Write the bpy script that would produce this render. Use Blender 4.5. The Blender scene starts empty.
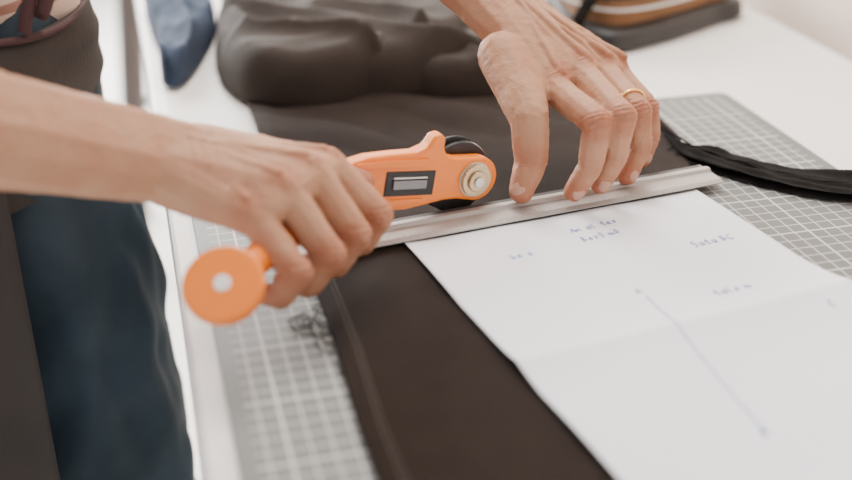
import bpy, bmesh, math, random
from mathutils import Vector, Matrix, noise
random.seed(7)
S = bpy.context.scene
COL = S.collection
T = 0.75                      # height of the cutting surface
A = Vector((.967, .255, 0)); B = Vector((-.255, .967, 0))     # table axes
C0 = Vector((.248, .907, 0))                                  # far right mat corner

# ------------------------------------------------------------------ materials
def mat(name, col, rough=.6, metal=0, sss=0, spec=.5, sheen=0, noise_s=None, noise_amt=.12, bump=0, bump_s=200, coat=0):
    m = bpy.data.materials.new(name); m.use_nodes = True
    nt = m.node_tree; b = nt.nodes['Principled BSDF']
    b.inputs['Base Color'].default_value = (*col, 1)
    b.inputs['Roughness'].default_value = rough
    b.inputs['Metallic'].default_value = metal
    b.inputs['Specular IOR Level'].default_value = spec
    b.inputs['Sheen Weight'].default_value = sheen
    b.inputs['Coat Weight'].default_value = coat
    if sss:
        b.inputs['Subsurface Weight'].default_value = sss
        b.inputs['Subsurface Radius'].default_value = (.010, .004, .002)
        b.inputs['Subsurface Scale'].default_value = 1
    tc = nt.nodes.new('ShaderNodeTexCoord')
    if noise_s:
        n = nt.nodes.new('ShaderNodeTexNoise'); n.inputs['Scale'].default_value = noise_s; n.inputs['Detail'].default_value = 5
        r = nt.nodes.new('ShaderNodeMix'); r.data_type = 'RGBA'
        r.inputs[6].default_value = (*[max(0, c*(1-noise_amt)) for c in col], 1)
        r.inputs[7].default_value = (*[min(1, c*(1+noise_amt)) for c in col], 1)
        nt.links.new(tc.outputs['Object'], n.inputs['Vector'])
        nt.links.new(n.outputs['Fac'], r.inputs[0]); nt.links.new(r.outputs[2], b.inputs['Base Color'])
    if bump:
        n = nt.nodes.new('ShaderNodeTexNoise'); n.inputs['Scale'].default_value = bump_s; n.inputs['Detail'].default_value = 4
        bp = nt.nodes.new('ShaderNodeBump'); bp.inputs['Strength'].default_value = bump; bp.inputs['Distance'].default_value = .001
        nt.links.new(tc.outputs['Object'], n.inputs['Vector'])
        nt.links.new(n.outputs['Fac'], bp.inputs['Height']); nt.links.new(bp.outputs[0], b.inputs['Normal'])
    return m

def weave(m, scale, amt):
    nt = m.node_tree; b = nt.nodes['Principled BSDF']
    tc = nt.nodes.new('ShaderNodeTexCoord')
    w = nt.nodes.new('ShaderNodeTexWave'); w.inputs['Scale'].default_value = scale; w.inputs['Distortion'].default_value = 1.5
    w.bands_direction = 'DIAGONAL'
    n = nt.nodes.new('ShaderNodeTexNoise'); n.inputs['Scale'].default_value = 90; n.inputs['Detail'].default_value = 6
    ad = nt.nodes.new('ShaderNodeMath'); ad.operation = 'MULTIPLY_ADD'; ad.inputs[1].default_value = .35
    bp = nt.nodes.new('ShaderNodeBump'); bp.inputs['Strength'].default_value = amt; bp.inputs['Distance'].default_value = .0008
    nt.links.new(tc.outputs['Object'], w.inputs['Vector']); nt.links.new(tc.outputs['Object'], n.inputs['Vector'])
    nt.links.new(w.outputs['Fac'], ad.inputs[0]); nt.links.new(n.outputs['Fac'], ad.inputs[2])
    nt.links.new(ad.outputs[0], bp.inputs['Height'])
    nt.links.new(bp.outputs[0], b.inputs['Normal'])
    return m

def skin_mat():
    m = mat('skin', (.5, .27, .16), rough=.56, sss=.10, spec=.32)
    nt = m.node_tree; b = nt.nodes['Principled BSDF']
    at = nt.nodes.new('ShaderNodeAttribute'); at.attribute_name = 'blush'
    tc = nt.nodes.new('ShaderNodeTexCoord')
    n = nt.nodes.new('ShaderNodeTexNoise'); n.inputs['Scale'].default_value = 55; n.inputs['Detail'].default_value = 5
    mr = nt.nodes.new('ShaderNodeMath'); mr.operation = 'MULTIPLY_ADD'; mr.inputs[1].default_value = .9; mr.inputs[2].default_value = -.25
    nt.links.new(tc.outputs['Object'], n.inputs['Vector']); nt.links.new(n.outputs['Fac'], mr.inputs[0])
    ad = nt.nodes.new('ShaderNodeMath'); ad.operation = 'ADD'; ad.use_clamp = True
    nt.links.new(mr.outputs[0], ad.inputs[0]); nt.links.new(at.outputs['Fac'], ad.inputs[1])
    mx = nt.nodes.new('ShaderNodeMix'); mx.data_type = 'RGBA'
    mx.inputs[6].default_value = (.50, .275, .165, 1); mx.inputs[7].default_value = (.39, .135, .07, 1)
    nt.links.new(ad.outputs[0], mx.inputs[0]); nt.links.new(mx.outputs[2], b.inputs['Base Color'])
    v = nt.nodes.new('ShaderNodeTexVoronoi'); v.inputs['Scale'].default_value = 520; v.feature = 'DISTANCE_TO_EDGE'
    n2 = nt.nodes.new('ShaderNodeTexNoise'); n2.inputs['Scale'].default_value = 150; n2.inputs['Detail'].default_value = 7
    nt.links.new(tc.outputs['Object'], v.inputs['Vector']); nt.links.new(tc.outputs['Object'], n2.inputs['Vector'])
    s2 = nt.nodes.new('ShaderNodeMath'); s2.operation = 'MULTIPLY_ADD'; s2.inputs[1].default_value = .6
    nt.links.new(v.outputs['Distance'], s2.inputs[0]); nt.links.new(n2.outputs['Fac'], s2.inputs[2])
    bp = nt.nodes.new('ShaderNodeBump'); bp.inputs['Strength'].default_value = .5; bp.inputs['Distance'].default_value = .0012
    nt.links.new(s2.outputs[0], bp.inputs['Height']); nt.links.new(bp.outputs[0], b.inputs['Normal'])
    return m

M_skin = skin_mat()
M_nail = mat('nail', (.52, .28, .20), rough=.36, spec=.4)
M_table = mat('white_laminate', (.84, .81, .77), rough=.45, noise_s=6, noise_amt=.02)
M_tleg = mat('table_leg_white', (.7, .69, .67), rough=.4)
M_floor = mat('floor_pale', (.82, .81, .79), rough=.5, noise_s=3, noise_amt=.04)
M_wall = mat('wall_cream', (.82, .70, .61), rough=.85, noise_s=4, noise_amt=.02)
M_wall2 = mat('wall_white', (.8, .79, .77), rough=.85, noise_s=4, noise_amt=.02)
M_cloth = weave(mat('dark_brown_twill', (.018, .0108, .0078), rough=.85, spec=.12, sheen=.02, noise_s=60, noise_amt=.25), 900, .35)
M_seam = mat('seam_thread', (.05, .038, .03), rough=.8)
M_grey = weave(mat('grey_twill', (.046, .038, .033), rough=.9, spec=.15, sheen=.05, noise_s=30, noise_amt=.25), 500, .5)
M_denim = weave(mat('blue_denim', (.040, .060, .10), rough=.85, spec=.2, noise_s=40, noise_amt=.5), 400, .5)
M_jeans = weave(mat('dark_jeans', (.027, .043, .058), rough=.85, spec=.2, noise_s=12, noise_amt=.6), 400, .5)
M_apron = mat('apron_charcoal', (.045, .039, .036), rough=.9, spec=.2, noise_s=20, noise_amt=.2, bump=.4, bump_s=300)
M_cord = mat('maroon_cord', (.05, .018, .020), rough=.8)
M_paper = mat('paper', (.86, .87, .91), rough=.7, noise_s=8, noise_amt=.01)
M_orange = mat('orange_plastic', (.96, .225, .003), rough=.38, coat=.2)
M_black = mat('black_plastic', (.010, .0095, .010), rough=.45)
M_steel = mat('brushed_steel', (.62, .60, .56), rough=.3, metal=1, noise_s=40)
M_dsteel = mat('dark_steel', (.20, .20, .20), rough=.35, metal=1)
M_brass = mat('brass', (.58, .45, .28), rough=.3, metal=1)
M_gold = mat('gold', (.95, .58, .18), rough=.2, metal=1)
M_glint = mat('white_glint', (.9, .88, .86), rough=.35)  # painted reflection colour, only for the handle end
M_ink = mat('blue_ink', (.09, .13, .50), rough=.6)
M_inkl = mat('light_blue_ink', (.14, .34, .75), rough=.6)
M_inkd = mat('navy_ink', (.06, .06, .18), rough=.6)
M_thread = mat('black_thread', (.012, .012, .014), rough=.9)
M_strap = mat('black_webbing', (.014, .0125, .0115), rough=1, spec=.05, noise_s=80, noise_amt=.5, bump=.5, bump_s=420)
M_tan = weave(mat('tan_canvas', (.27, .135, .06), rough=.85, noise_s=60, noise_amt=.2), 260, .8)
M_wood = mat('dark_wood', (.07, .055, .05), rough=.5, noise_s=20)
M_hair = mat('brown_hair', (.05, .03, .02), rough=.5, bump=.8, bump_s=120)
M_eye = mat('eye_white', (.85, .83, .8), rough=.2)
def shirt_mat():
    m = mat('shirt_beige_striped', (.60, .42, .33), rough=.85)
    nt = m.node_tree; b = nt.nodes['Principled BSDF']
    tc = nt.nodes.new('ShaderNodeTexCoord'); w = nt.nodes.new('ShaderNodeTexWave'); w.bands_direction = 'Z'
    w.inputs['Scale'].default_value = 16; w.inputs['Distortion'].default_value = .6
    r = nt.nodes.new('ShaderNodeValToRGB'); r.color_ramp.elements[0].position = .16; r.color_ramp.elements[1].position = .24
    r.color_ramp.elements[0].color = (.34, .17, .13, 1); r.color_ramp.elements[1].color = (.68, .52, .43, 1)
    nt.links.new(tc.outputs['Object'], w.inputs['Vector']); nt.links.new(w.outputs['Fac'], r.inputs[0]); nt.links.new(r.outputs[0], b.inputs['Base Color'])
    return m
M_shirt = shirt_mat()

def mat_grid():
    m = bpy.data.materials.new('cutting_mat_pvc'); m.use_nodes = True
    nt = m.node_tree; b = nt.nodes['Principled BSDF']; b.inputs['Roughness'].default_value = .5
    tc = nt.nodes.new('ShaderNodeTexCoord'); sx = nt.nodes.new('ShaderNodeSeparateXYZ')
    nt.links.new(tc.outputs['Object'], sx.inputs[0])
    def mth(op, a, b_=None, clamp=False):
        n = nt.nodes.new('ShaderNodeMath'); n.operation = op; n.use_clamp = clamp
        for i, v in enumerate((a, b_)):
            if v is None: continue
            if isinstance(v, (int, float)): n.inputs[i].default_value = v
            else: nt.links.new(v, n.inputs[i])
        return n.outputs[0]
    def line(o, period, w):
        f = mth('FRACT', mth('MULTIPLY', mth('ADD', o, 5.0), 1/period))
        d = mth('MULTIPLY', mth('ABSOLUTE', mth('SUBTRACT', f, .5)), period)
        return mth('GREATER_THAN', d, period/2 - w/2)
    X, Y = sx.outputs[0], sx.outputs[1]
    fine = mth('MAXIMUM', line(X, .01, .0008), line(Y, .01, .0008))
    big = mth('MAXIMUM', line(X, .05, .0013), line(Y, .05, .0013))
    g = mth('MAXIMUM', mth('MULTIPLY', fine, .85), big)
    ins = mth('MULTIPLY', mth('LESS_THAN', mth('ABSOLUTE', X), .2158), mth('LESS_THAN', mth('ABSOLUTE', Y), .2908))
    g = mth('MULTIPLY', g, ins)
    n = nt.nodes.new('ShaderNodeTexNoise'); n.inputs['Scale'].default_value = 30
    nt.links.new(tc.outputs['Object'], n.inputs['Vector'])
    base = nt.nodes.new('ShaderNodeMix'); base.data_type = 'RGBA'
    base.inputs[6].default_value = (.125, .126, .117, 1); base.inputs[7].default_value = (.145, .146, .136, 1)
    nt.links.new(n.outputs['Fac'], base.inputs[0])
    mx = nt.nodes.new('ShaderNodeMix'); mx.data_type = 'RGBA'
    nt.links.new(g, mx.inputs[0]); nt.links.new(base.outputs[2], mx.inputs[6]); mx.inputs[7].default_value = (.60, .60, .57, 1)
    nt.links.new(mx.outputs[2], b.inputs['Base Color'])
    return m
M_mat = mat_grid()

# ------------------------------------------------------------------ helpers
def link(o, parent=None):
    COL.objects.link(o)
    if parent: o.parent = parent
    return o
def empty(name):
    e = bpy.data.objects.new(name, None); e.empty_display_size = .05; return link(e)
def obj(name, me, m, parent=None, smooth=True):
    o = bpy.data.objects.new(name, me); me.materials.append(m)
    if smooth:
        for p in me.polygons: p.use_smooth = True
    return link(o, parent)
def from_bm(name, bm, m, parent=None, smooth=False, mw=None):
    bmesh.ops.recalc_face_normals(bm, faces=bm.faces[:])
    me = bpy.data.meshes.new(name); bm.to_mesh(me); bm.free()
    o = obj(name, me, m, parent, smooth)
    if mw is not None: o.matrix_world = mw
    return o
def bevel(o, w, seg=2):
    b = o.modifiers.new('bevel', 'BEVEL'); b.width = w; b.segments = seg; b.limit_method = 'ANGLE'; return o
def box(name, size, mw, m, parent=None, bev=0):
    bm = bmesh.new(); bmesh.ops.create_cube(bm, size=1)
    bmesh.ops.scale(bm, vec=size, verts=bm.verts)
    o = from_bm(name, bm, m, parent, mw=mw)
    if bev: bevel(o, bev)
    return o
def frame(origin, x, y, z):
    M = Matrix.Identity(4)
    for i, v in enumerate((x, y, z)):
        v = v.normalized()
        for r in range(3): M[r][i] = v[r]
    M.translation = origin
    return M
def prism(name, pts, z0, z1, m, parent, mw, bev=0, smooth=False):
    bm = bmesh.new()
    vs = [bm.verts.new((x, y, z0)) for x, y in pts]
    f = bm.faces.new(vs)
    r = bmesh.ops.extrude_face_region(bm, geom=[f])
    bmesh.ops.translate(bm, vec=(0, 0, z1-z0), verts=[v for v in r['geom'] if isinstance(v, bmesh.types.BMVert)])
    o = from_bm(name, bm, m, parent, mw=mw, smooth=smooth)
    if bev: bevel(o, bev, 3)
    return o
def circ(r, n=48, cx=0, cy=0): return [(cx+r*math.cos(2*math.pi*i/n), cy+r*math.sin(2*math.pi*i/n)) for i in range(n)]
def tube(name, pts, r, m, parent=None, cyclic=False, poly=False):
    cu = bpy.data.curves.new(name, 'CURVE'); cu.dimensions = '3D'; cu.bevel_depth = r; cu.bevel_resolution = 3; cu.resolution_u = 6
    cu.use_fill_caps = True
    sp = cu.splines.new('POLY' if poly else 'NURBS'); sp.points.add(len(pts)-1)
    for i, p in enumerate(pts): sp.points[i].co = (*p, 1)
    if not poly: sp.order_u = 3; sp.use_endpoint_u = not cyclic
    sp.use_cyclic_u = cyclic
    cu.materials.append(m)
    return link(bpy.data.objects.new(name, cu), parent)

_d = bmesh.new(); bmesh.ops.create_icosphere(_d, subdivisions=2, radius=1)
DIRS = [v.co.copy() for v in _d.verts]; _d.free()
def hull(bm, spheres):
    t = bmesh.new()
    for c, r in spheres:
        c = Vector(c)
        for d in DIRS:
            dd = Vector((d.x*r[0], d.y*r[1], d.z*r[2])) if isinstance(r, tuple) else d*r
            t.verts.new(c+dd)
    h = bmesh.ops.convex_hull(t, input=t.verts[:])
    bmesh.ops.delete(t, geom=[v for v in t.verts if not v.link_faces], context='VERTS')
    bmesh.ops.recalc_face_normals(t, faces=t.faces[:])
    me = bpy.data.meshes.new('tmp'); t.to_mesh(me); t.free(); bm.from_mesh(me); bpy.data.meshes.remove(me)
def chain(bm, pts, rs):
    for i in range(len(pts)-1): hull(bm, [(pts[i], rs[i]), (pts[i+1], rs[i+1])])
def blob(name, bm, voxel, smooth, m, parent=None, disp=None, blush=None):
    me = bpy.data.meshes.new(name); bm.to_mesh(me); bm.free()
    o = bpy.data.objects.new(name, me); link(o)
    r = o.modifiers.new('r', 'REMESH'); r.mode = 'VOXEL'; r.voxel_size = voxel
    s = o.modifiers.new('s', 'SMOOTH'); s.factor = .5; s.iterations = smooth
    dg = bpy.context.evaluated_depsgraph_get(); dg.update()
    me2 = bpy.data.meshes.new_from_object(o.evaluated_get(dg))
    bpy.data.objects.remove(o); me2.name = name
    if disp:
        nr = [v.normal.copy() for v in me2.vertices]
        for v, n in zip(me2.vertices, nr): v.co += n*disp(v.co, n)
    at = me2.attributes.new('blush', 'FLOAT', 'POINT')
    if blush:
        for i, v in enumerate(me2.vertices):
            b = 0
            for c, rad, a in blush:
                d = (v.co-c).length/rad
                if d < 1: b = max(b, a*(1-d*d))
            at.data[i].value = b
    me2.materials.clear()
    return obj(name, me2, m, parent)

def V(x, y, h): return Vector((x/1000, y/1000, T+h/1000))

# ------------------------------------------------------------------ room + table
o = box('floor', (9, 9, .04), Matrix.Translation((0, 1.5, -.02)), M_floor)
tc_ = C0 + A*(.157-.619/2) + B*(-.10)      # table centre
TL = 1.42; TW = .619
table = empty('work_table')
def at(a, b, z, base=tc_): return frame(Vector((base.x, base.y, 0)) + A*a + B*b + Vector((0, 0, z)), A, B, Vector((0, 0, 1)))
box('tabletop', (TW, TL, .028), at(0, 0, T-.003-.014), M_table, table, .003)
for i, (a, b) in enumerate(((-1, -1), (1, -1), (-1, 1), (1, 1))):
    box('leg_%d' % (i+1), (.045, .045, T-.031), at(a*(TW/2-.04), b*(TL/2-.05), (T-.031)/2), M_tleg, table, .003)
box('rail_long_1', (.02, TL-.14, .06), at(-(TW/2-.05), 0, T-.06), M_tleg, table)
box('rail_long_2', (.02, TL-.14, .06), at((TW/2-.05), 0, T-.06), M_tleg, table)
box('rail_short_1', (TW-.12, .02, .06), at(0, -(TL/2-.06), T-.06), M_tleg, table)
box('rail_short_2', (TW-.12, .02, .06), at(0, (TL/2-.06), T-.06), M_tleg, table)
box('wall_right', (.10, 5.4, 2.6), at(TW/2+.03+.05, 1.2, 1.3), M_wall)
box('baseboard_right', (.015, 5.4, .09), at(TW/2+.022, 1.2, .045), M_tleg)
wb = 3.6
wparent = empty('wall_back')
def wallpiece(n, a0, a1, z0, z1): return box(n, (a1-a0, .10, z1-z0), at((a0+a1)/2, wb, (z0+z1)/2), M_wall2, wparent)
wallpiece('pier_left', -4.5, -2.2, 0, 2.6); wallpiece('pier_right', -.2, .34, 0, 2.6)
wallpiece('sill_part', -2.2, -.2, 0, .35); wallpiece('lintel_part', -2.2, -.2, 2.35, 2.6)
win = empty('window_1')
for n, a0, a1, z0, z1 in (('frame_left', -2.2, -2.14, .35, 2.35), ('frame_right', -.26, -.2, .35, 2.35), ('mullion', -1.23, -1.17, .35, 2.35),
                          ('frame_bottom', -2.2, -.2, .35, .41), ('frame_top', -2.2, -.2, 2.29, 2.35)):
    box(n, (a1-a0, .06, z1-z0), at((a0+a1)/2, wb, (z0+z1)/2), M_tleg, win)

stool = empty('bar_stool')
sc = Vector((-.455, 2.15, 0))
bm = bmesh.new(); bmesh.ops.create_cone(bm, cap_ends=True, segments=40, radius1=.17, radius2=.17, depth=.04)
bevel(from_bm('seat', bm, M_wood, stool, mw=Matrix.Translation(sc+Vector((0, 0, .74)))), .01)
for i in range(4):
    a = math.pi/4+i*math.pi/2+.2
    p0 = sc+Vector((math.cos(a)*.12, math.sin(a)*.12, .73)); p1 = sc+Vector((math.cos(a)*.2, math.sin(a)*.2, .0))
    tube('leg_%d' % (i+1), [p0, (p0+p1)/2, p1], .022, M_wood, stool)
tube('foot_ring', [sc+Vector((math.cos(a*math.pi/8)*.17, math.sin(a*math.pi/8)*.17, .25)) for a in range(16)], .01, M_wood, stool, cyclic=True)

# ------------------------------------------------------------------ cutting mat
mc = C0 - A*(.447/2) - B*.30
w, l, r = .447/2, .30, .008
pts = []
for cx, cy, a0 in ((w-r, l-r, 0), (-w+r, l-r, 90), (-w+r, -l+r, 180), (w-r, -l+r, 270)):
    for k in range(7):
        a = math.radians(a0+k*15); pts.append((cx+r*math.cos(a), cy+r*math.sin(a)))
prism('cutting_mat', pts, -.003, 0, M_mat, None, frame(Vector((mc.x, mc.y, T)), A, B, Vector((0, 0, 1))), .0005)

# ------------------------------------------------------------------ flat fabric
def coons(cl, cr, nu, nv, hf, name, m, thick, parent=None):
    def samp(pl, t):
        t *= len(pl)-1; i = min(int(t), len(pl)-2); f = t-i
        return Vector(pl[i]).lerp(Vector(pl[i+1]), f)
    bm = bmesh.new(); g = []
    for j in range(nv+1):
        a = samp(cl, j/nv); b = samp(cr, j/nv); row = []
        for i in range(nu+1):
            p = a.lerp(b, i/nu); row.append(bm.verts.new((p.x, p.y, T+hf(p.x, p.y, i/nu, j/nv))))
        g.append(row)
    for j in range(nv):
        for i in range(nu): bm.faces.new((g[j][i], g[j][i+1], g[j+1][i+1], g[j+1][i]))
    me = bpy.data.meshes.new(name); bm.to_mesh(me); bm.free()
    o = obj(name, me, m, parent)
    s = o.modifiers.new('solid', 'SOLIDIFY'); s.thickness = thick; s.offset = 1
    return o
def smooth01(x): x = max(0, min(1, x)); return x*x*(3-2*x)
def cloth_h(x, y, u, v):
    h = .0012
    far = smooth01((y-.74-.3*x)/.10)
    h += far*(.007*max(0, noise.noise(Vector((x*9, y*16, 1)))) + .004*max(0, math.sin(y*60+x*25+2*noise.noise(Vector((x*8, y*8, 3))))))
    h += .0010*max(0, noise.noise(Vector((x*25, y*9, 5))))+.0004*noise.noise(Vector((x*60, y*40, 6)))
    h += .0011*math.exp(-((u-.035)/.018)**2)
    return max(h, .0006)
cl = [(.024, .22), (-.0115, .362), (-.030, .437), (-.047, .505), (-.066, .579), (-.100, .70), (-.126, .80), (-.150, .90), (-.160, .94)]
cr = [(.150, .30), (.158, .40), (.165, .50), (.170, .58), (.178, .65), (.186, .735), (.190, .80), (.178, .87), (.172, .93)]
cl = [(x+.0012*math.sin(i*2.3), y) for i, (x, y) in enumerate(cl)]
dfab = empty('dark_fabric_piece')
coons(cl, cr, 110, 210, cloth_h, 'cloth', M_cloth, .0009, dfab)
for k, off in enumerate((.009, .0115)):
    pts = []
    for i in range(60):
        t = i/59*(len(cl)-1); j = min(int(t), len(cl)-2); p = Vector(cl[j]).lerp(Vector(cl[j+1]), t-j)
        if p.y > .72: break
        x, y = p.x+off, p.y+off*.25
        pts.append(Vector((x, y, T+cloth_h(x, y, .05, 0)+.0011)))
    tube('stitch_line_%d' % (k+1), pts, .0004, M_seam, dfab)
for k in range(70):
    t = random.random()*.55*(len(cl)-1); j = min(int(t), len(cl)-2); p = Vector(cl[j]).lerp(Vector(cl[j+1]), t-j)
    L = random.uniform(.001, .0035)
    tube('fray_%d' % k, [Vector((p.x+.001, p.y, T+.0018)), Vector((p.x-L*.5, p.y+random.uniform(-.002, .002), T+.0014)), Vector((p.x-L, p.y+random.uniform(-.003, .003), T+.0006))], .00018, M_thread, dfab)

# ------------------------------------------------------------------ paper
e = Vector((.9206, .3905, 0)); f = Vector((.3905, -.9206, 0)); P0 = Vector((-.013, .620, 0))
def paper_h(u, v):
    h = .0040 + .0042*math.exp(-(abs(v-.1485)/.020)) 
    h += .0021*smooth01((u-.14)/.07)*smooth01((v-.10)/.08)
    h += .0024*max(0, math.sin(v*34+.4))*math.exp(-u/.03)
    h += .0016*noise.noise(Vector((u*14, v*14, 2)))
    return max(h, .0036)
def PP(u, v, dz=0):
    p = P0+e*u+f*v; return Vector((p.x, p.y, T+paper_h(u, v)+dz))
bm = bmesh.new(); g = []
NU, NV = 60, 98
for j in range(NV+1):
    g.append([bm.verts.new(PP(.21*i/NU, .297*j/NV)) for i in range(NU+1)])
for j in range(NV):
    for i in range(NU): bm.faces.new((g[j][i], g[j][i+1], g[j+1][i+1], g[j+1][i]))
pap = empty('paper_pattern')
o = from_bm('sheet', bm, M_paper, pap, smooth=True)
o.modifiers.new('solid', 'SOLIDIFY').thickness = .0002
def uv(x, y):
    d = Vector((x, y, 0))-P0; return d.dot(e), d.dot(f)
def pline(name, a, b, m, r, n=14, parent=pap):
    u0, v0 = uv(*a); u1, v1 = uv(*b)
    return tube(name, [PP(u0+(u1-u0)*i/n, v0+(v1-v0)*i/n, .0003) for i in range(n+1)], r, m, parent, poly=True)
pline('ink_line', (.1222, .5556), (.1551, .4318), M_ink, .00022, n=60)
u0, v0 = uv(.1551, .4318)
tube('ink_dot', [PP(u0+.0012*math.cos(a), v0+.0012*math.sin(a), .0003) for a in [k*1.05 for k in range(6)]], .0005, M_ink, pap, cyclic=True)
GL = {'a': [(.8, .5), (.3, .6), (.1, .2), (.5, 0), (.8, .5), (.8, 0)], 'b': [(.1, 1), (.1, 0), (.7, .1), (.6, .5), (.1, .4)], 'l': [(.3, 1), (.2, .1), (.5, 0)],
      'e': [(.1, .3), (.7, .4), (.4, .6), (.1, .3), (.4, 0), (.8, .1)], 'n': [(.1, .6), (.1, 0), (.2, .5), (.6, .5), (.7, 0)], 't': [(.5, 1), (.4, .1), (.7, 0), (.4, .1), (.45, .65), (.1, .62), (.8, .66)],
      'A': [(0, 0), (.45, 1), (.9, 0), (.7, .4), (.2, .4)], 'C': [(.8, .85), (.4, 1), (.05, .5), (.35, 0), (.85, .15)], 'B': [(.1, 0), (.1, 1), (.6, .8), (.1, .5), (.7, .3), (.1, 0)], 'm': [(.0, .6), (.0, 0), (.2, .5), (.4, 0), (.6, .5), (.8, 0)],
      's': [(.7, .6), (.2, .5), (.6, .2), (.1, 0)], 'o': [(.4, .6), (.1, .3), (.4, 0), (.7, .3), (.4, .6)], '5': [(.8, 1), (.2, 1), (.15, .6), (.7, .5), (.6, .05), (.1, 0)], '0': [(.4, 1), (.1, .5), (.4, 0), (.7, .5), (.4, 1)]}
def script(name, x, y, txt, size, m, slant=0):
    u, v = uv(x, y)
    for k, ch in enumerate(txt):
        if ch == ' ': u += size*.5; continue
        q = [PP(u+size*.7*a+random.uniform(-.02, .02)*size, v+slant*k*size-size*b, .0003) for a, b in GL[ch]]
        tube('%s_%d' % (name, k+1), q, .00021, m, pap, poly=True)
        u += size*.72
script('note_a', .0510, .5985, 'be e', .0056, M_inkl)
script('note_b', .0900, .6330, 'An al tes', .0058, M_ink, -.05)
script('note_c', .0960, .6210, 'Bos5 m0', .0058, M_ink, -.05)
script('note_d', .1620, .6150, '5ata BC', .0062, M_ink)
script('note_e', .1610, .5540, 'tale m', .0062, M_ink)
script('note_f', .1185, .5580, 'A', .0052, M_inkd)
script('note_g', .1545, .4260, 'o', .0046, M_ink)
script('note_h', .2200, .5390, 'C', .0055, M_inkd)

# ------------------------------------------------------------------ ruler
rd = Vector((.924, .382, 0)); rn = Vector((-.382, .924, 0))
r0 = Vector((-.041, .608, 0)) - rd*.048
ruler = empty('metal_ruler')
RM = frame(Vector((r0.x, r0.y, T+.0052)), rn, Vector((0, 0, 1)), rd)   # local x across, y up, z along
RL = .310
prof = [(0, 0), (.030, 0), (.030, .0016), (.0285, .0022), (.0225, .0022), (.0215, .0042), (.0195, .0046), (.0165, .0046), (.0150, .0024), (.0035, .0020), (0, .0008)]
def ruler_mat():
    m = mat('anodised_aluminium', (.70, .68, .66), rough=.5, metal=.35)
    nt = m.node_tree; b = nt.nodes['Principled BSDF']
    tc = nt.nodes.new('ShaderNodeTexCoord'); sx = nt.nodes.new('ShaderNodeSeparateXYZ'); nt.links.new(tc.outputs['Object'], sx.inputs[0])
    def mth(op, a, b_, c=None):
        n = nt.nodes.new('ShaderNodeMath'); n.operation = op
        for i, v in enumerate((a, b_)):
            if isinstance(v, (int, float)): n.inputs[i].default_value = v
            elif v is not None: nt.links.new(v, n.inputs[i])
        return n.outputs[0]
    def ticks(per, ln):
        fr = mth('FRACT', mth('MULTIPLY', sx.outputs[2], 1/per), None)
        return mth('MULTIPLY', mth('LESS_THAN', fr, .00022/per*1.2), mth('LESS_THAN', sx.outputs[0], ln))
    t = mth('MAXIMUM', mth('MAXIMUM', ticks(.001, .0038), ticks(.005, .0055)), ticks(.01, .008))
    mx = nt.nodes.new('ShaderNodeMix'); mx.data_type = 'RGBA'; nt.links.new(t, mx.inputs[0])
    mx.inputs[6].default_value = (.44, .40, .37, 1); mx.inputs[7].default_value = (.12, .12, .12, 1)
    nt.links.new(mx.outputs[2], b.inputs['Base Color'])
    return m
bevel(prism('blade', prof, 0, RL, ruler_mat(), ruler, RM), .0003)
prism('grip_strip', [(.0228, .0022), (.0280, .0022), (.0280, .0027), (.0228, .0027)], .002, RL-.002, mat('rubber_grey', (.10, .09, .085), rough=.8), ruler, RM)

# ------------------------------------------------------------------ rotary cutter
cut = empty('rotary_cutter')
hx = Vector((.846, .500, -.185)).normalized(); hn = Vector((.500, -.846, 0)).normalized()
hn = (hn - hx*hn.dot(hx)).normalized(); hy = hn.cross(hx)
HC = Vector((.0247, .666, T+.0278))
HM = frame(HC, hx, hy, hn)
mm = .001
outl = [(6+14.5*math.cos(math.radians(a)), .8+14.5*math.sin(math.radians(a))) for a in range(-105, 101, 10)]
outl += [(-12, 15), (-20, 16.5), (-23, 22), (-23, 28), (-26, 31), (-31, 30), (-35, 23), (-43, 19.5), (-60, 18.5), (-76, 17), (-90, 13), (-92, 0), (-90, -12), (-76, -17), (-60, -18), (-44, -17.5), (-30, -15), (-18, -12.5), (-8, -12)]
outl = [(x*mm, y*mm) for x, y in outl]
prism('body', outl, -.004, .006, M_orange, cut, HM, .0018)
band = [(-34, 11), (-84, 10), (-84, 13.5), (-60, 15.5), (-34, 16)]
prism('rib_top', [(x*mm, y*mm) for x, y in band], .006, .0075, M_orange, cut, HM, .0005)
band = [(-34, -12.5), (-60, -15), (-84, -13), (-84, -10), (-34, -9.8)]
prism('rib_bottom', [(x*mm, y*mm) for x, y in band], .006, .0075, M_orange, cut, HM, .0005)
prism('blade_disc', circ(.0232, 72, -.001, -.001), -.0078, -.0072, M_steel, cut, HM)
prism('blade_guard', circ(.0245, 64, -.006, .0005), -.0100, -.0079, M_black, cut, HM, .0008)
prism('blade_guard_front', circ(.0236, 64, -.003, -.0012), -.0071, -.0035, M_black, cut, HM, .0003)
prism('slot', [(-62*mm, -8*mm), (-27*mm, -8*mm), (-27*mm, 8*mm), (-62*mm, 8*mm)], .0055, .0066, M_black, cut, HM, .0008)
prism('slider', [(-57*mm, -3.5*mm), (-33*mm, -3.5*mm), (-33*mm, 2.5*mm), (-57*mm, 2.5*mm)], .0066, .0078, M_dsteel, cut, HM, .0006)
prism('slider_edge', [(-57*mm, 3.4*mm), (-33*mm, 3.4*mm), (-33*mm, 4.4*mm), (-57*mm, 4.4*mm)], .0066, .0074, M_steel, cut, HM, .0002)
knurl = [((.0102+(.0006 if i % 2 else 0))*math.cos(i*math.pi/30)+.003, (.0102+(.0006 if i % 2 else 0))*math.sin(i*math.pi/30)+.001) for i in range(60)]
prism('nut', knurl, .006, .0095, M_brass, cut, HM, .0003)
prism('washer', circ(.0116, cx=.003, cy=.001), .0058, .0068, M_steel, cut, HM, .0003)
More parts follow.
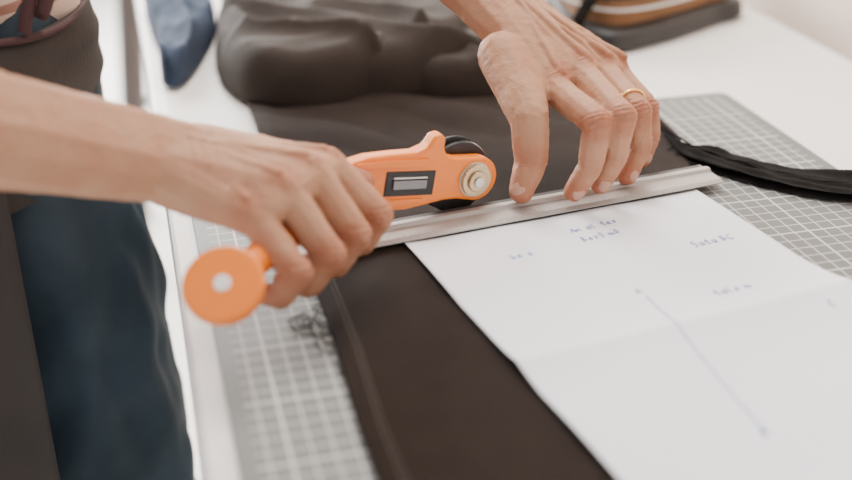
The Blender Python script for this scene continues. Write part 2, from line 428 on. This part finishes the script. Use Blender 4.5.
prism('nut_top', circ(.0068, cx=.003, cy=.001), .0095, .0115, M_brass, cut, HM, .0006)
prism('screw', circ(.0035, 24, cx=.003, cy=.001), .0115, .0128, M_steel, cut, HM, .0004)
bm = bmesh.new()
tail = HM @ Vector((-.078, 0, 0))
hp = [tail, V(-47, 604, 42), V(-58, 586, 44), V(-69, 565, 45), V(-79, 542, 45), V(-88, 520, 45), V(-96, 502, 45)]
chain(bm, hp, [.0095, .0100, .0095, .0092, .0092, .0088, .0075])
blob('handle', bm, .0015, 4, M_orange, cut)
dn = Vector((-.05, -.62, .78)).normalized(); dx = Vector((1, -.1, 0)); dx = (dx-dn*dx.dot(dn)).normalized(); dy = dn.cross(dx)
DM = frame(V(-99, 491, 47), dx, dy, dn)
bevel(prism('handle_end', circ(.0205, 64), -.0035, .0035, M_orange, cut, DM), .0022, 4)
prism('handle_end_glint', circ(.0044, 32), .0030, .0040, M_glint, cut, DM, .0005)  # white disc painted in as the bright reflection on the handle end

# ------------------------------------------------------------------ person
person = empty('person')
FR = [.0108, .0096, .0083, .0068]
def finger(bm, pts, rs=FR):
    chain(bm, pts, rs)
    hull(bm, [(pts[1], rs[1]*1.07)])
    a = pts[2].lerp(pts[3], .6); hull(bm, [(a, rs[3]*1.12), (pts[3], rs[3])])
def hand(name, elbow, wrist, side, mcps, fingers, thumb, dors, upper, r_w=.0175):
    bm = bmesh.new()
    side = side.normalized()
    w1, w2 = wrist+side*.012, wrist-side*.012
    m1, m2 = elbow.lerp(wrist, .62)+side*.010, elbow.lerp(wrist, .62)-side*.010
    q1, q2 = elbow.lerp(wrist, .28)+side*.012, elbow.lerp(wrist, .28)-side*.012
    hull(bm, [(w1, r_w-.001), (w2, r_w-.001), (m1, .0245), (m2, .0245)])
    hull(bm, [(m1, .0245), (m2, .0245), (q1, .031), (q2, .031)])
    hull(bm, [(q1, .031), (q2, .031), (elbow, .036)])
    chain(bm, [elbow, elbow.lerp(upper, .55), upper], [.036, .043, .047])
    hull(bm, [(w1, r_w), (w2, r_w), (mcps[0], .0112), (mcps[3], .0102)])
    hull(bm, [(w1, r_w), (w2, r_w), (mcps[0], .0105), (mcps[1], .0112), (mcps[2], .0110)])
    hull(bm, [(wrist, r_w), (mcps[1], .0112), (mcps[2], .0110), (mcps[3], .0104)])
    for a, b_, s in zip(mcps, fingers, (1, 1.02, .97, .86)):
        finger(bm, [a]+b_, [r*s for r in FR])
        hull(bm, [(a+dors*.0036, .0098*s), (a+dors*.0020+(b_[0]-a).normalized()*.004, .0098*s)])
    for a in mcps:
        p = wrist.lerp(a, .45)
        chain(bm, [wrist.lerp(a, .08)+dors*(r_w-.0012), p+dors*.0154, a+dors*.0122], [.0022, .0026, .0033])
    def vein(ps, r=.0019): chain(bm, ps, [r]*len(ps))
    for i in range(3):
        k = mcps[i].lerp(mcps[i+1], .5); j = wrist.lerp(k, .55)
        vein([k+dors*.0108, wrist.lerp(k, .8)+dors*.0130+side*.003, j+dors*.0156-side*.002, wrist.lerp(k, .2)+dors*(r_w+.0001)+side*.003*(i-1)])
    ax = (elbow-wrist).normalized()
    dor2 = (dors-ax*dors.dot(ax)).normalized()
    vein([wrist+dor2*(r_w-.0005)+side*.006, wrist+ax*.03+dor2*.0192+side*.010, wrist+ax*.065+dor2*.0222+side*.005, wrist+ax*.11+dor2*.0258+side*.010], .0020)
    vein([wrist+dor2*(r_w-.0005)-side*.005, wrist+ax*.04+dor2*.0202-side*.008, wrist+ax*.09+dor2*.0242-side*.003], .0020)
    hull(bm, [(wrist+ax*.012+side*.014+dors*.006, .0138)])
    chain(bm, thumb, [.0165, .0130, .0112, .0082])
    hull(bm, [(thumb[2].lerp(thumb[3], .6), .0094), (thumb[3], .0082)])
    hull(bm, [(thumb[0], .0165), (thumb[1], .0125), (mcps[0].lerp(wrist, .35), .010)])
    blush = []; cre = []
    for a, b_ in zip(mcps, fingers):
        blush += [(a+dors*.010, .013, .6), (b_[0], .015, .85), (b_[1], .012, .5), (b_[2], .016, .85)]
        ax1 = ((b_[0]-a).normalized()+(b_[1]-b_[0]).normalized()).normalized()
        cre.append((b_[0], ax1, .0135, (-.0044, -.0015, .0015, .0044), .0008))
        ax2 = ((b_[1]-b_[0]).normalized()+(b_[2]-b_[1]).normalized()).normalized()
        cre.append((b_[1], ax2, .0110, (-.0016, .0014), .0006))
        cre.append((a+dors*.006, (b_[0]-a).normalized(), .011, (-.003, 0, .003), .0004))
    tx = ((thumb[2]-thumb[1]).normalized()+(thumb[3]-thumb[2]).normalized()).normalized()
    cre.append((thumb[2], tx, .0150, (-.0038, -.0012, .0014, .0038), .0007))
    wax = (wrist-elbow).normalized()
    cre.append((wrist+wax*.004, wax, .034, (-.005, .001, .007), .0006))
    blush += [(thumb[2], .017, .6), (thumb[3], .018, .8)]
    def disp(c, n):
        d = .0006*noise.noise(c*70)+.0003*noise.noise(c*230)
        for ctr, axx, rad, offs, amp in cre:
            q = c-ctr; L = q.length
            if L < rad:
                t = q.dot(axx)+.0008*noise.noise(c*300); fo = min(1, (1-L/rad)*3)
                for of in offs: d -= amp*fo*math.exp(-((t-of)/.0007)**2)
        return d
    return blob(name, bm, .00105, 4, M_skin, person, blush=blush, disp=disp)
def nail(name, dip, tip, n, r, s=1.0):
    d = (tip-dip).normalized(); n = (n-d*n.dot(d)).normalized(); sd = d.cross(n)
    c = tip - d*.0026 + n*(r-.0014)
    bm = bmesh.new(); bmesh.ops.create_uvsphere(bm, u_segments=20, v_segments=12, radius=1)
    bmesh.ops.scale(bm, vec=(.0048*s, .0053*s, .0015), verts=bm.verts)
    for v in bm.verts: v.co.z -= (v.co.x**2)*60
    return from_bm(name, bm, M_nail, person, smooth=True, mw=frame(c, sd, d, n))

Rw = V(-131, 559, 83); Re = V(-342, 458, 172)
Rm = [V(-54, 592, 66), V(-62, 571, 71), V(-74, 551, 69), V(-89, 535, 62)]
Rf = [[V(-28, 584, 41), V(-37, 581, 25), V(-53, 586, 22)],
      [V(-39, 561, 40), V(-50, 557, 24), V(-65, 561, 22)],
      [V(-51, 538, 39), V(-62, 535, 24), V(-76, 540, 23)],
      [V(-66, 519, 39), V(-75, 517, 26), V(-87, 523, 25)]]
Rt_ = [V(-117, 583, 70), V(-88, 610, 60), V(-60, 617, 52), V(-38, 617, 46)]
RU = V(-300, 590, 460)
hand('right_arm', Re, Rw, Vector((-.56, -.82, 0)), Rm, Rf, Rt_, Vector((-.25, -.1, .96)).normalized(), Re.lerp(RU, .75), r_w=.0185)
Lw = V(46, 785, 108); Le = V(-150, 890, 265)
Lm = [V(83, 722, 69), V(103, 738, 73), V(119, 754, 70), V(132, 772, 63)]
Lf = [[V(107, 672, 62), V(104, 670, 34), V(95, 671, 16)],
      [V(123, 678, 64), V(121, 680, 36), V(113, 681, 17)],
      [V(138, 703, 58), V(142, 706, 32), V(133, 698, 15)],
      [V(151, 738, 48), V(154, 735, 27), V(148, 727, 14)]]
Lt = [V(50, 735, 86), V(66, 686, 60), V(67, 677, 34), V(61, 668, 17)]
LU = V(-345, 930, 470)
hand('left_arm', Le, Lw, Vector((.68, .73, -.1)), Lm, Lf, Lt, Vector((.45, -.25, .86)).normalized(), Le.lerp(LU, .75))
for k in range(4):
    mc_, pi_, di, ti = Lm[k], *Lf[k]
    d = (ti-di).normalized(); n = -((mc_-di)-d*(mc_-di).dot(d))
    nail('left_nail_%d' % (k+1), di, ti, n+Vector((0, -.02, 0)), FR[3]*1.08*(1, 1.02, .97, .86)[k], (1, 1, .95, .8)[k])
nail('left_thumb_nail', Lt[2], Lt[3], Vector((-.6, -.7, .4)), .0086, 1.25)
a, b_ = Lm[2], Lf[2][0]; rc = a.lerp(b_, .80); d = (b_-a).normalized()
sx_ = d.orthogonal().normalized(); sy_ = d.cross(sx_)
tube('gold_ring', [rc+sx_*.0102*math.cos(k*math.pi/8)+sy_*.0102*math.sin(k*math.pi/8) for k in range(16)], .0011, M_gold, person, cyclic=True)

# body
fwd = Vector((.905, .425, 0)).normalized(); lat = Vector((-.425, .905, 0)).normalized()
def fold(s, amp, sz=1):
    return lambda c, n: amp*noise.noise(Vector((c.x*s, c.y*s, c.z*s*.45*sz)))+amp*.5*noise.noise(Vector((c.x*s*2.2, c.y*s*2.2, c.z*s*1.6)))
pc = Vector((-.350, .795, 0))
hipR = pc - lat*.090; hipL = pc + lat*.090
bm = bmesh.new()
z = lambda p, h: Vector((p.x, p.y, h))
hull(bm, [(z(hipR, .82), .088), (z(hipL, .82), .088), (z(pc, .92)-lat*.05, .082), (z(pc, .92)+lat*.05, .082)])
for hp_, s in ((hipR, -1), (hipL, 1)):
    k = hp_ + fwd*.056 + lat*s*.005; an = hp_ - fwd*.02 + lat*s*.02
    chain(bm, [z(hp_, .82), z(hp_+fwd*.034, .66), z(k, .44), z(an, .26), z(an, .09)], [.092, .092, .078, .066, .058])
blob('jeans', bm, .006, 5, M_jeans, person, disp=fold(18, .012))
bm = bmesh.new()
for hp_, s in ((hipR, -1), (hipL, 1)):
    an = hp_ - fwd*.02 + lat*s*.02
    hull(bm, [(z(an, .045)-fwd*.03, .036), (z(an, .03)+fwd*.10, .028), (z(an, .035)+fwd*.15, .026), (z(an, .08), .036)])
blob('shoes', bm, .004, 6, M_black, person)
shR, shL = RU.copy(), LU.copy(); chest = (shR+shL)/2 - Vector((0, 0, .09))
bm = bmesh.new()
hull(bm, [(z(pc, .885)-lat*.065, .098), (z(pc, .885)+lat*.065, .098), (z(pc, .98)-lat*.05, .090), (z(pc, .98)+lat*.05, .090)])
hull(bm, [(z(pc, .98)-lat*.05, .090), (z(pc, .98)+lat*.05, .090), (chest-lat*.07, .098), (chest+lat*.07, .098)])
hull(bm, [(chest-lat*.07, .098), (chest+lat*.07, .098), (shR.lerp(shL, .12), .058), (shR.lerp(shL, .88), .058)])
chain(bm, [shR.lerp(shL, .08), shR.lerp(Re, .5)], [.060, .055]); chain(bm, [shL.lerp(shR, .08), shL.lerp(Le, .5)], [.060, .055])
blob('shirt', bm, .006, 8, M_shirt, person, disp=fold(20, .010))
bm = bmesh.new(); NA, NZ = 150, 50; g = []
for j in range(NZ+1):
    hz = .40+(.850-.40)*j/NZ; row = []
    for i in range(NA+1):
        a = math.radians(-82 - (360-153)*i/NA)
        flare = 1+.09*(1-j/NZ)
        rr = (1+.030*math.sin(a*13+1.5*noise.noise(Vector((a*2, hz*3, 0))))*(1-j/NZ*.6))*flare
        p = pc + fwd*math.cos(a)*.120*rr + lat*math.sin(a)*.200*rr
        row.append(bm.verts.new((p.x, p.y, hz+.004*math.sin(i))))
    g.append(row)
for j in range(NZ):
    for i in range(NA): bm.faces.new((g[j][i], g[j][i+1], g[j+1][i+1], g[j+1][i]))
o = from_bm('apron', bm, M_apron, person, smooth=True); o.modifiers.new('s', 'SOLIDIFY').thickness = .003
bm = bmesh.new(); g = []
for j in range(13):
    hz = .770+.100*j/12; row = []
    for i in range(128):
        a = 2*math.pi*i/128; rr = 1.02+.02*math.sin(a*7+j*.5)+.012*math.sin(j*1.7+a*3)
        p = pc + fwd*math.cos(a)*.106*rr + lat*math.sin(a)*.188*rr
        row.append(bm.verts.new((p.x, p.y, hz)))
    g.append(row)
for j in range(12):
    for i in range(128): bm.faces.new((g[j][i], g[j][(i+1) % 128], g[j+1][(i+1) % 128], g[j+1][i]))
o = from_bm('apron_waistband', bm, M_apron, person, smooth=True); o.modifiers.new('s', 'SOLIDIFY').thickness = .004
cordp = []
for i in range(40):
    a = 2*math.pi*i/40
    p = pc + fwd*math.cos(a)*.108 + lat*math.sin(a)*.190; cordp.append(Vector((p.x, p.y, .878+.010*math.sin(a*2))))
tube('apron_cord', cordp, .0024, M_cord, person, cyclic=True)
s0 = pc+fwd*.056-lat*.162
for k in range(2):
    tube('cord_end_%d' % (k+1), [z(s0-lat*.004*k, .880), z(s0+fwd*(.010+.006*k)-lat*.006, .905+k*.010), z(s0+fwd*(.012-.012*k)-lat*(.010), .925-k*.01), z(s0-fwd*.012*k-lat*.012, .885-k*.01)], .0040, M_cord, person)
nb = (shR+shL)/2; hd = nb + fwd*.11 + Vector((0, 0, .20)) 
look = (fwd*.75+Vector((0, 0, -.66))).normalized(); up = (Vector((0, 0, 1))-look*look.z).normalized(); rt = look.cross(up)
H = lambda a, b_, c: hd + look*a + rt*b_ + up*c
bm = bmesh.new()
chain(bm, [nb+Vector((0, 0, -.02)), nb+fwd*.03+Vector((0, 0, .07)), H(-.03, 0, -.04)], [.065, .052, .055])
hull(bm, [(H(-.02, 0, .04), .078), (H(.01, 0, .03), .074)])
hull(bm, [(H(.02, 0, 0), .066), (H(.045, 0, -.085), .026), (H(.02, .035, -.05), .028), (H(.02, -.035, -.05), .028)])
chain(bm, [H(.078, 0, .02), H(.098, 0, -.022)], [.009, .014])
hull(bm, [(H(.074, .02, -.055), .009), (H(.080, 0, -.056), .010), (H(.074, -.02, -.055), .009)])
for s in (-1, 1): hull(bm, [(H(-.01, s*.076, .01), .014), (H(-.005, s*.073, -.025), .009)])
blob('head', bm, .003, 6, M_skin, person)
for s in (-1, 1):
    bm = bmesh.new(); bmesh.ops.create_uvsphere(bm, u_segments=16, v_segments=10, radius=.012)
    from_bm('eye_%d' % (1 if s < 0 else 2), bm, M_eye, person, smooth=True, mw=Matrix.Translation(H(.068, s*.031, .008)))
    bm = bmesh.new(); bmesh.ops.create_uvsphere(bm, u_segments=16, v_segments=10, radius=.0065)
    from_bm('iris_%d' % (1 if s < 0 else 2), bm, M_hair, person, smooth=True, mw=Matrix.Translation(H(.0755, s*.031, .006)))
bm = bmesh.new()
hull(bm, [(H(-.030, 0, .055), .086), (H(.015, 0, .075), .062)])
hull(bm, [(H(-.045, 0, .04), .082), (H(-.05, 0, -.03), .06)])
chain(bm, [H(-.11, 0, .06), H(-.14, 0, .05)], [.03, .035])
blob('hair', bm, .005, 5, M_hair, person, disp=fold(40, .004))

# ------------------------------------------------------------------ garments on the far side
def cushion(name, pts, h, m, parent, foldf, nr=70, nth=320, zb=0.001):
    n = len(pts); P = [Vector((x/1000, y/1000)) for x, y in pts]
    c = sum(P, Vector((0, 0)))/n
    def sp(t):
        t = t % n; i = int(t); f_ = t-i
        p0, p1, p2, p3 = P[(i-1) % n], P[i], P[(i+1) % n], P[(i+2) % n]
        return .5*((2*p1)+(p2-p0)*f_+(2*p0-5*p1+4*p2-p3)*f_**2+(3*p1-p0-3*p2+p3)*f_**3)
    bm = bmesh.new(); rings = []
    for j in range(nr+1):
        s = j/nr; row = []
        for i in range(nth):
            b = sp(i/nth*n)
            if s < .2:
                a = s/.2*math.pi/2; inset = (1-math.cos(a))*h*.5; zz = h*math.sin(a)
                d = (c-b); p = b+d.normalized()*inset
                fw = math.sin(a)
            else:
                q = (s-.2)/.8; d = (c-b); b2 = b+d.normalized()*h*.5; p = b2.lerp(c, q*.999); zz = h; fw = 1
            zz += fw*foldf(p.x, p.y)
            row.append(bm.verts.new((p.x, p.y, T+zb+max(0, zz))))
        rings.append(row)
    for j in range(nr):
        for i in range(nth): bm.faces.new((rings[j][i], rings[j][(i+1) % nth], rings[j+1][(i+1) % nth], rings[j+1][i]))
    bm.faces.new(rings[-1]); bm.faces.new(rings[0][::-1])
    return from_bm(name, bm, m, parent, smooth=True)
def ridge(x, y, ang, freq, sd, warp=1.6, pw=1.0):
    ca, sa = math.cos(ang), math.sin(ang); t = x*ca+y*sa
    return (1-abs(math.sin(t*freq+warp*noise.noise(Vector((x*7, y*7, sd))))))**pw
def crumple(x, y, s, sd):
    return 1-abs(noise.noise(Vector((x*s, y*s, sd)))*2) + .4*(1-abs(noise.noise(Vector((x*s*2.1, y*s*2.1, sd+5)))*2))
tr = empty('folded_grey_trousers')
cushion('leg_back', [(-190, 1000), (-150, 905), (-60, 885), (60, 925), (110, 1000), (112, 1080), (80, 1250), (-40, 1300), (-195, 1260)], .038, M_grey, tr,
        lambda x, y: .014*ridge(x, y, 1.35, 30, 1, warp=2.4, pw=2.4)+.007*crumple(x, y, 9, 4)-.007)
cushion('leg_front', [(-180, 960), (-168, 915), (-140, 874), (-95, 864), (-40, 892), (10, 937), (50, 990), (70, 1060), (40, 1180), (-60, 1230), (-172, 1180), (-186, 1060)], .044, M_grey, tr,
        lambda x, y: .014*ridge(x, y, .95, 32, 7, warp=2.6, pw=2.6)+.007*crumple(x, y, 10, 9)-.007)
cushion('leg_hem', [(-10, 905), (60, 892), (105, 945), (115, 1010), (100, 1080), (50, 1080), (20, 1010)], .028, M_grey, tr,
        lambda x, y: .009*ridge(x, y, .5, 38, 3, warp=2, pw=2.2)+.005*crumple(x, y, 13, 2)-.004)
dn_ = empty('folded_denim')
cushion('denim_body', [(-268, 1086), (-240, 1000), (-222, 925), (-205, 925), (-200, 1000), (-205, 1100), (-235, 1180), (-290, 1180)], .026, M_denim, dn_,
        lambda x, y: .012*ridge(x, y, .2, 70, 5, pw=1.6)+.006*crumple(x, y, 26, 2)-.004, nth=160, nr=50)
bag = empty('tan_canvas_bag')
cushion('bag_base', [(128, 1052), (150, 1030), (175, 1016), (225, 1048), (285, 1105), (322, 1150), (300, 1290), (150, 1340), (125, 1200)], .016, M_black, bag,
        lambda x, y: .003*noise.noise(Vector((x*12, y*12, 8))))
cushion('bag_body', [(138, 1090), (152, 1060), (180, 1046), (225, 1072), (280, 1122), (312, 1160), (295, 1280), (160, 1320), (132, 1200)], .054, M_tan, bag,
        lambda x, y: .006*ridge(x, y, 1.1, 30, 4)+.005*crumple(x, y, 14, 3)-.004)
tube('bag_piping', [V(x, y, 42) for x, y in ((132, 1092), (152, 1058), (181, 1044), (226, 1070), (283, 1121), (313, 1159))], .003, M_black, bag)
tube('bag_stitching', [V(x, y, 30) for x, y in ((133, 1090), (151, 1056), (181, 1042), (227, 1068), (284, 1119), (314, 1157))], .0014, M_table, bag)
tube('bag_strap', [V(x, y, h) for x, y, h in ((140, 1040, 20), (165, 1062, 64), (215, 1110, 68), (250, 1170, 68))], .006, M_strap, bag)

# ------------------------------------------------------------------ black zipper tape
zp = empty('black_zipper')
zpts = [Vector(p)/1000 for p in ((150, 905, 0), (171, 868, 0), (176, 830, 0), (187, 784, 0), (203, 758, 0), (222, 739, 0), (249, 718, 0), (287, 702, 0), (330, 704, 0), (390, 725, 0))]
def spl(t):
    n = len(zpts); t *= n-1; i = min(int(t), n-2); f_ = t-i
    p0, p1, p2, p3 = zpts[max(i-1, 0)], zpts[i], zpts[i+1], zpts[min(i+2, n-1)]
    return .5*((2*p1)+(p2-p0)*f_+(2*p0-5*p1+4*p2-p3)*f_**2+(3*p1-p0-3*p2+p3)*f_**3)
def ztape(name, w0, w1, off, hz, m, t0=0, t1=1, n=220, tilt=.2, sd=0):
    bm = bmesh.new(); g = []; K = 14
    for i in range(n+1):
        t = t0+(t1-t0)*i/n; p = spl(t); d = (spl(min(1, t+.01))-spl(max(0, t-.01))).normalized(); sd_ = Vector((-d.y, d.x, 0))
        w_ = (w0+(w1-w0)*smooth01((t-.30)/.14))*(1+.12*noise.noise(Vector((t*16, sd, 0))))
        row = []
        for k in range(K+1):
            s = k/K-.5; q = p+sd_*(s*w_+off+.0010*noise.noise(Vector((t*18, sd, 7))))
            hh = hz+.0020*noise.noise(Vector((t*16, s*3, 2+sd)))+.0009*math.sin(s*14+sd+t*8)+tilt*(s+.5)*w_*(.6+.4*math.sin(t*9+sd))
            row.append(bm.verts.new((q.x, q.y, T+max(.0012, hh))))
        g.append(row)
    for i in range(n):
        for k in range(K): bm.faces.new((g[i][k], g[i][k+1], g[i+1][k+1], g[i+1][k]))
    o = from_bm(name, bm, m, zp, smooth=True); o.modifiers.new('s', 'SOLIDIFY').thickness = .0005; return o
ztape('tape', .004, .035, 0, .0020, M_strap, tilt=.22)
ztape('tape_fold', .002, .018, -.007, .0062, M_strap, .30, 1, tilt=.05, sd=3)
tube('coil', [Vector((p.x, p.y, T+.0068+.0008*math.sin(k))) for k, p in enumerate([spl(k/60) for k in range(61)])], .0007, M_strap, zp)
for k in range(45):
    a = random.uniform(.38, .54); p = spl(a); q = p+Vector((random.uniform(-.022, .004), random.uniform(-.004, .018), 0))
    tube('loose_fibre_%d' % k, [Vector((p.x, p.y, T+.004)), Vector(((p.x+q.x)/2, (p.y+q.y)/2+.003, T+.007)), Vector((q.x, q.y, T+.002))], .00035, M_strap, zp)

# ------------------------------------------------------------------ thread clump
th = empty('thread_clump')
def strand(name, pts, r=.00034): tube(name, [V(x, y, 1.3+.8*(k % 3)) for k, (x, y) in enumerate(pts)], r, M_thread, th)
strand('thread_1', [(-74, 537), (-66, 541), (-60, 533), (-66, 524), (-74, 527), (-72, 535), (-62, 537), (-52, 529), (-45, 515), (-47, 503), (-42, 494), (-44, 484), (-39, 476)])
strand('thread_2', [(-72, 530), (-70, 521), (-61, 517), (-54, 521), (-56, 529), (-64, 531), (-60, 519), (-50, 510), (-44, 500), (-46, 490), (-41, 482)])
strand('thread_3', [(-70, 540), (-63, 545), (-56, 540), (-50, 530), (-52, 518), (-59, 512), (-55, 504), (-47, 500), (-48, 508)])
strand('thread_4', [(-60, 553), (-64, 547), (-58, 541), (-62, 534), (-56, 527), (-49, 521), (-42, 508), (-38, 497)], .0004)
strand('thread_5', [(-75, 533), (-69, 536), (-71, 529), (-65, 527), (-67, 535), (-60, 530), (-62, 524)], .0004)

# ------------------------------------------------------------------ light
wd = bpy.data.worlds.new('World'); S.world = wd; wd.use_nodes = True
bg = wd.node_tree.nodes['Background']; bg.inputs[0].default_value = (.98, .98, 1, 1); bg.inputs[1].default_value = 1.0
def area(name, loc, tgt, sx, sy, pw, col):
    l = bpy.data.lights.new(name, 'AREA'); l.shape = 'RECTANGLE'; l.size = sx; l.size_y = sy; l.energy = pw; l.color = col
    o = bpy.data.objects.new(name, l); link(o); o.location = loc
    o.rotation_euler = (Vector(tgt)-Vector(loc)).to_track_quat('-Z', 'Y').to_euler(); return o
area('window_light', (-1.6, 3.2, 1.7), (0, .8, .7), 1.9, 1.8, 310, (1, .985, .96))
area('skylight', (.15, 1.6, 2.5), (0, .7, .75), 1.3, 1.0, 80, (1, .96, .91))

# ------------------------------------------------------------------ camera
cd = bpy.data.cameras.new('camera'); cam = link(bpy.data.objects.new('camera', cd)); S.camera = cam
cam.location = (0, 0, T+.32); cam.rotation_euler = (math.pi/2-math.radians(26.8), 0, 0)
cd.sensor_width = 36; cd.lens = 1147/852*36; cd.clip_start = .02
cd.dof.use_dof = True; cd.dof.focus_distance = .74; cd.dof.aperture_fstop = 3.0
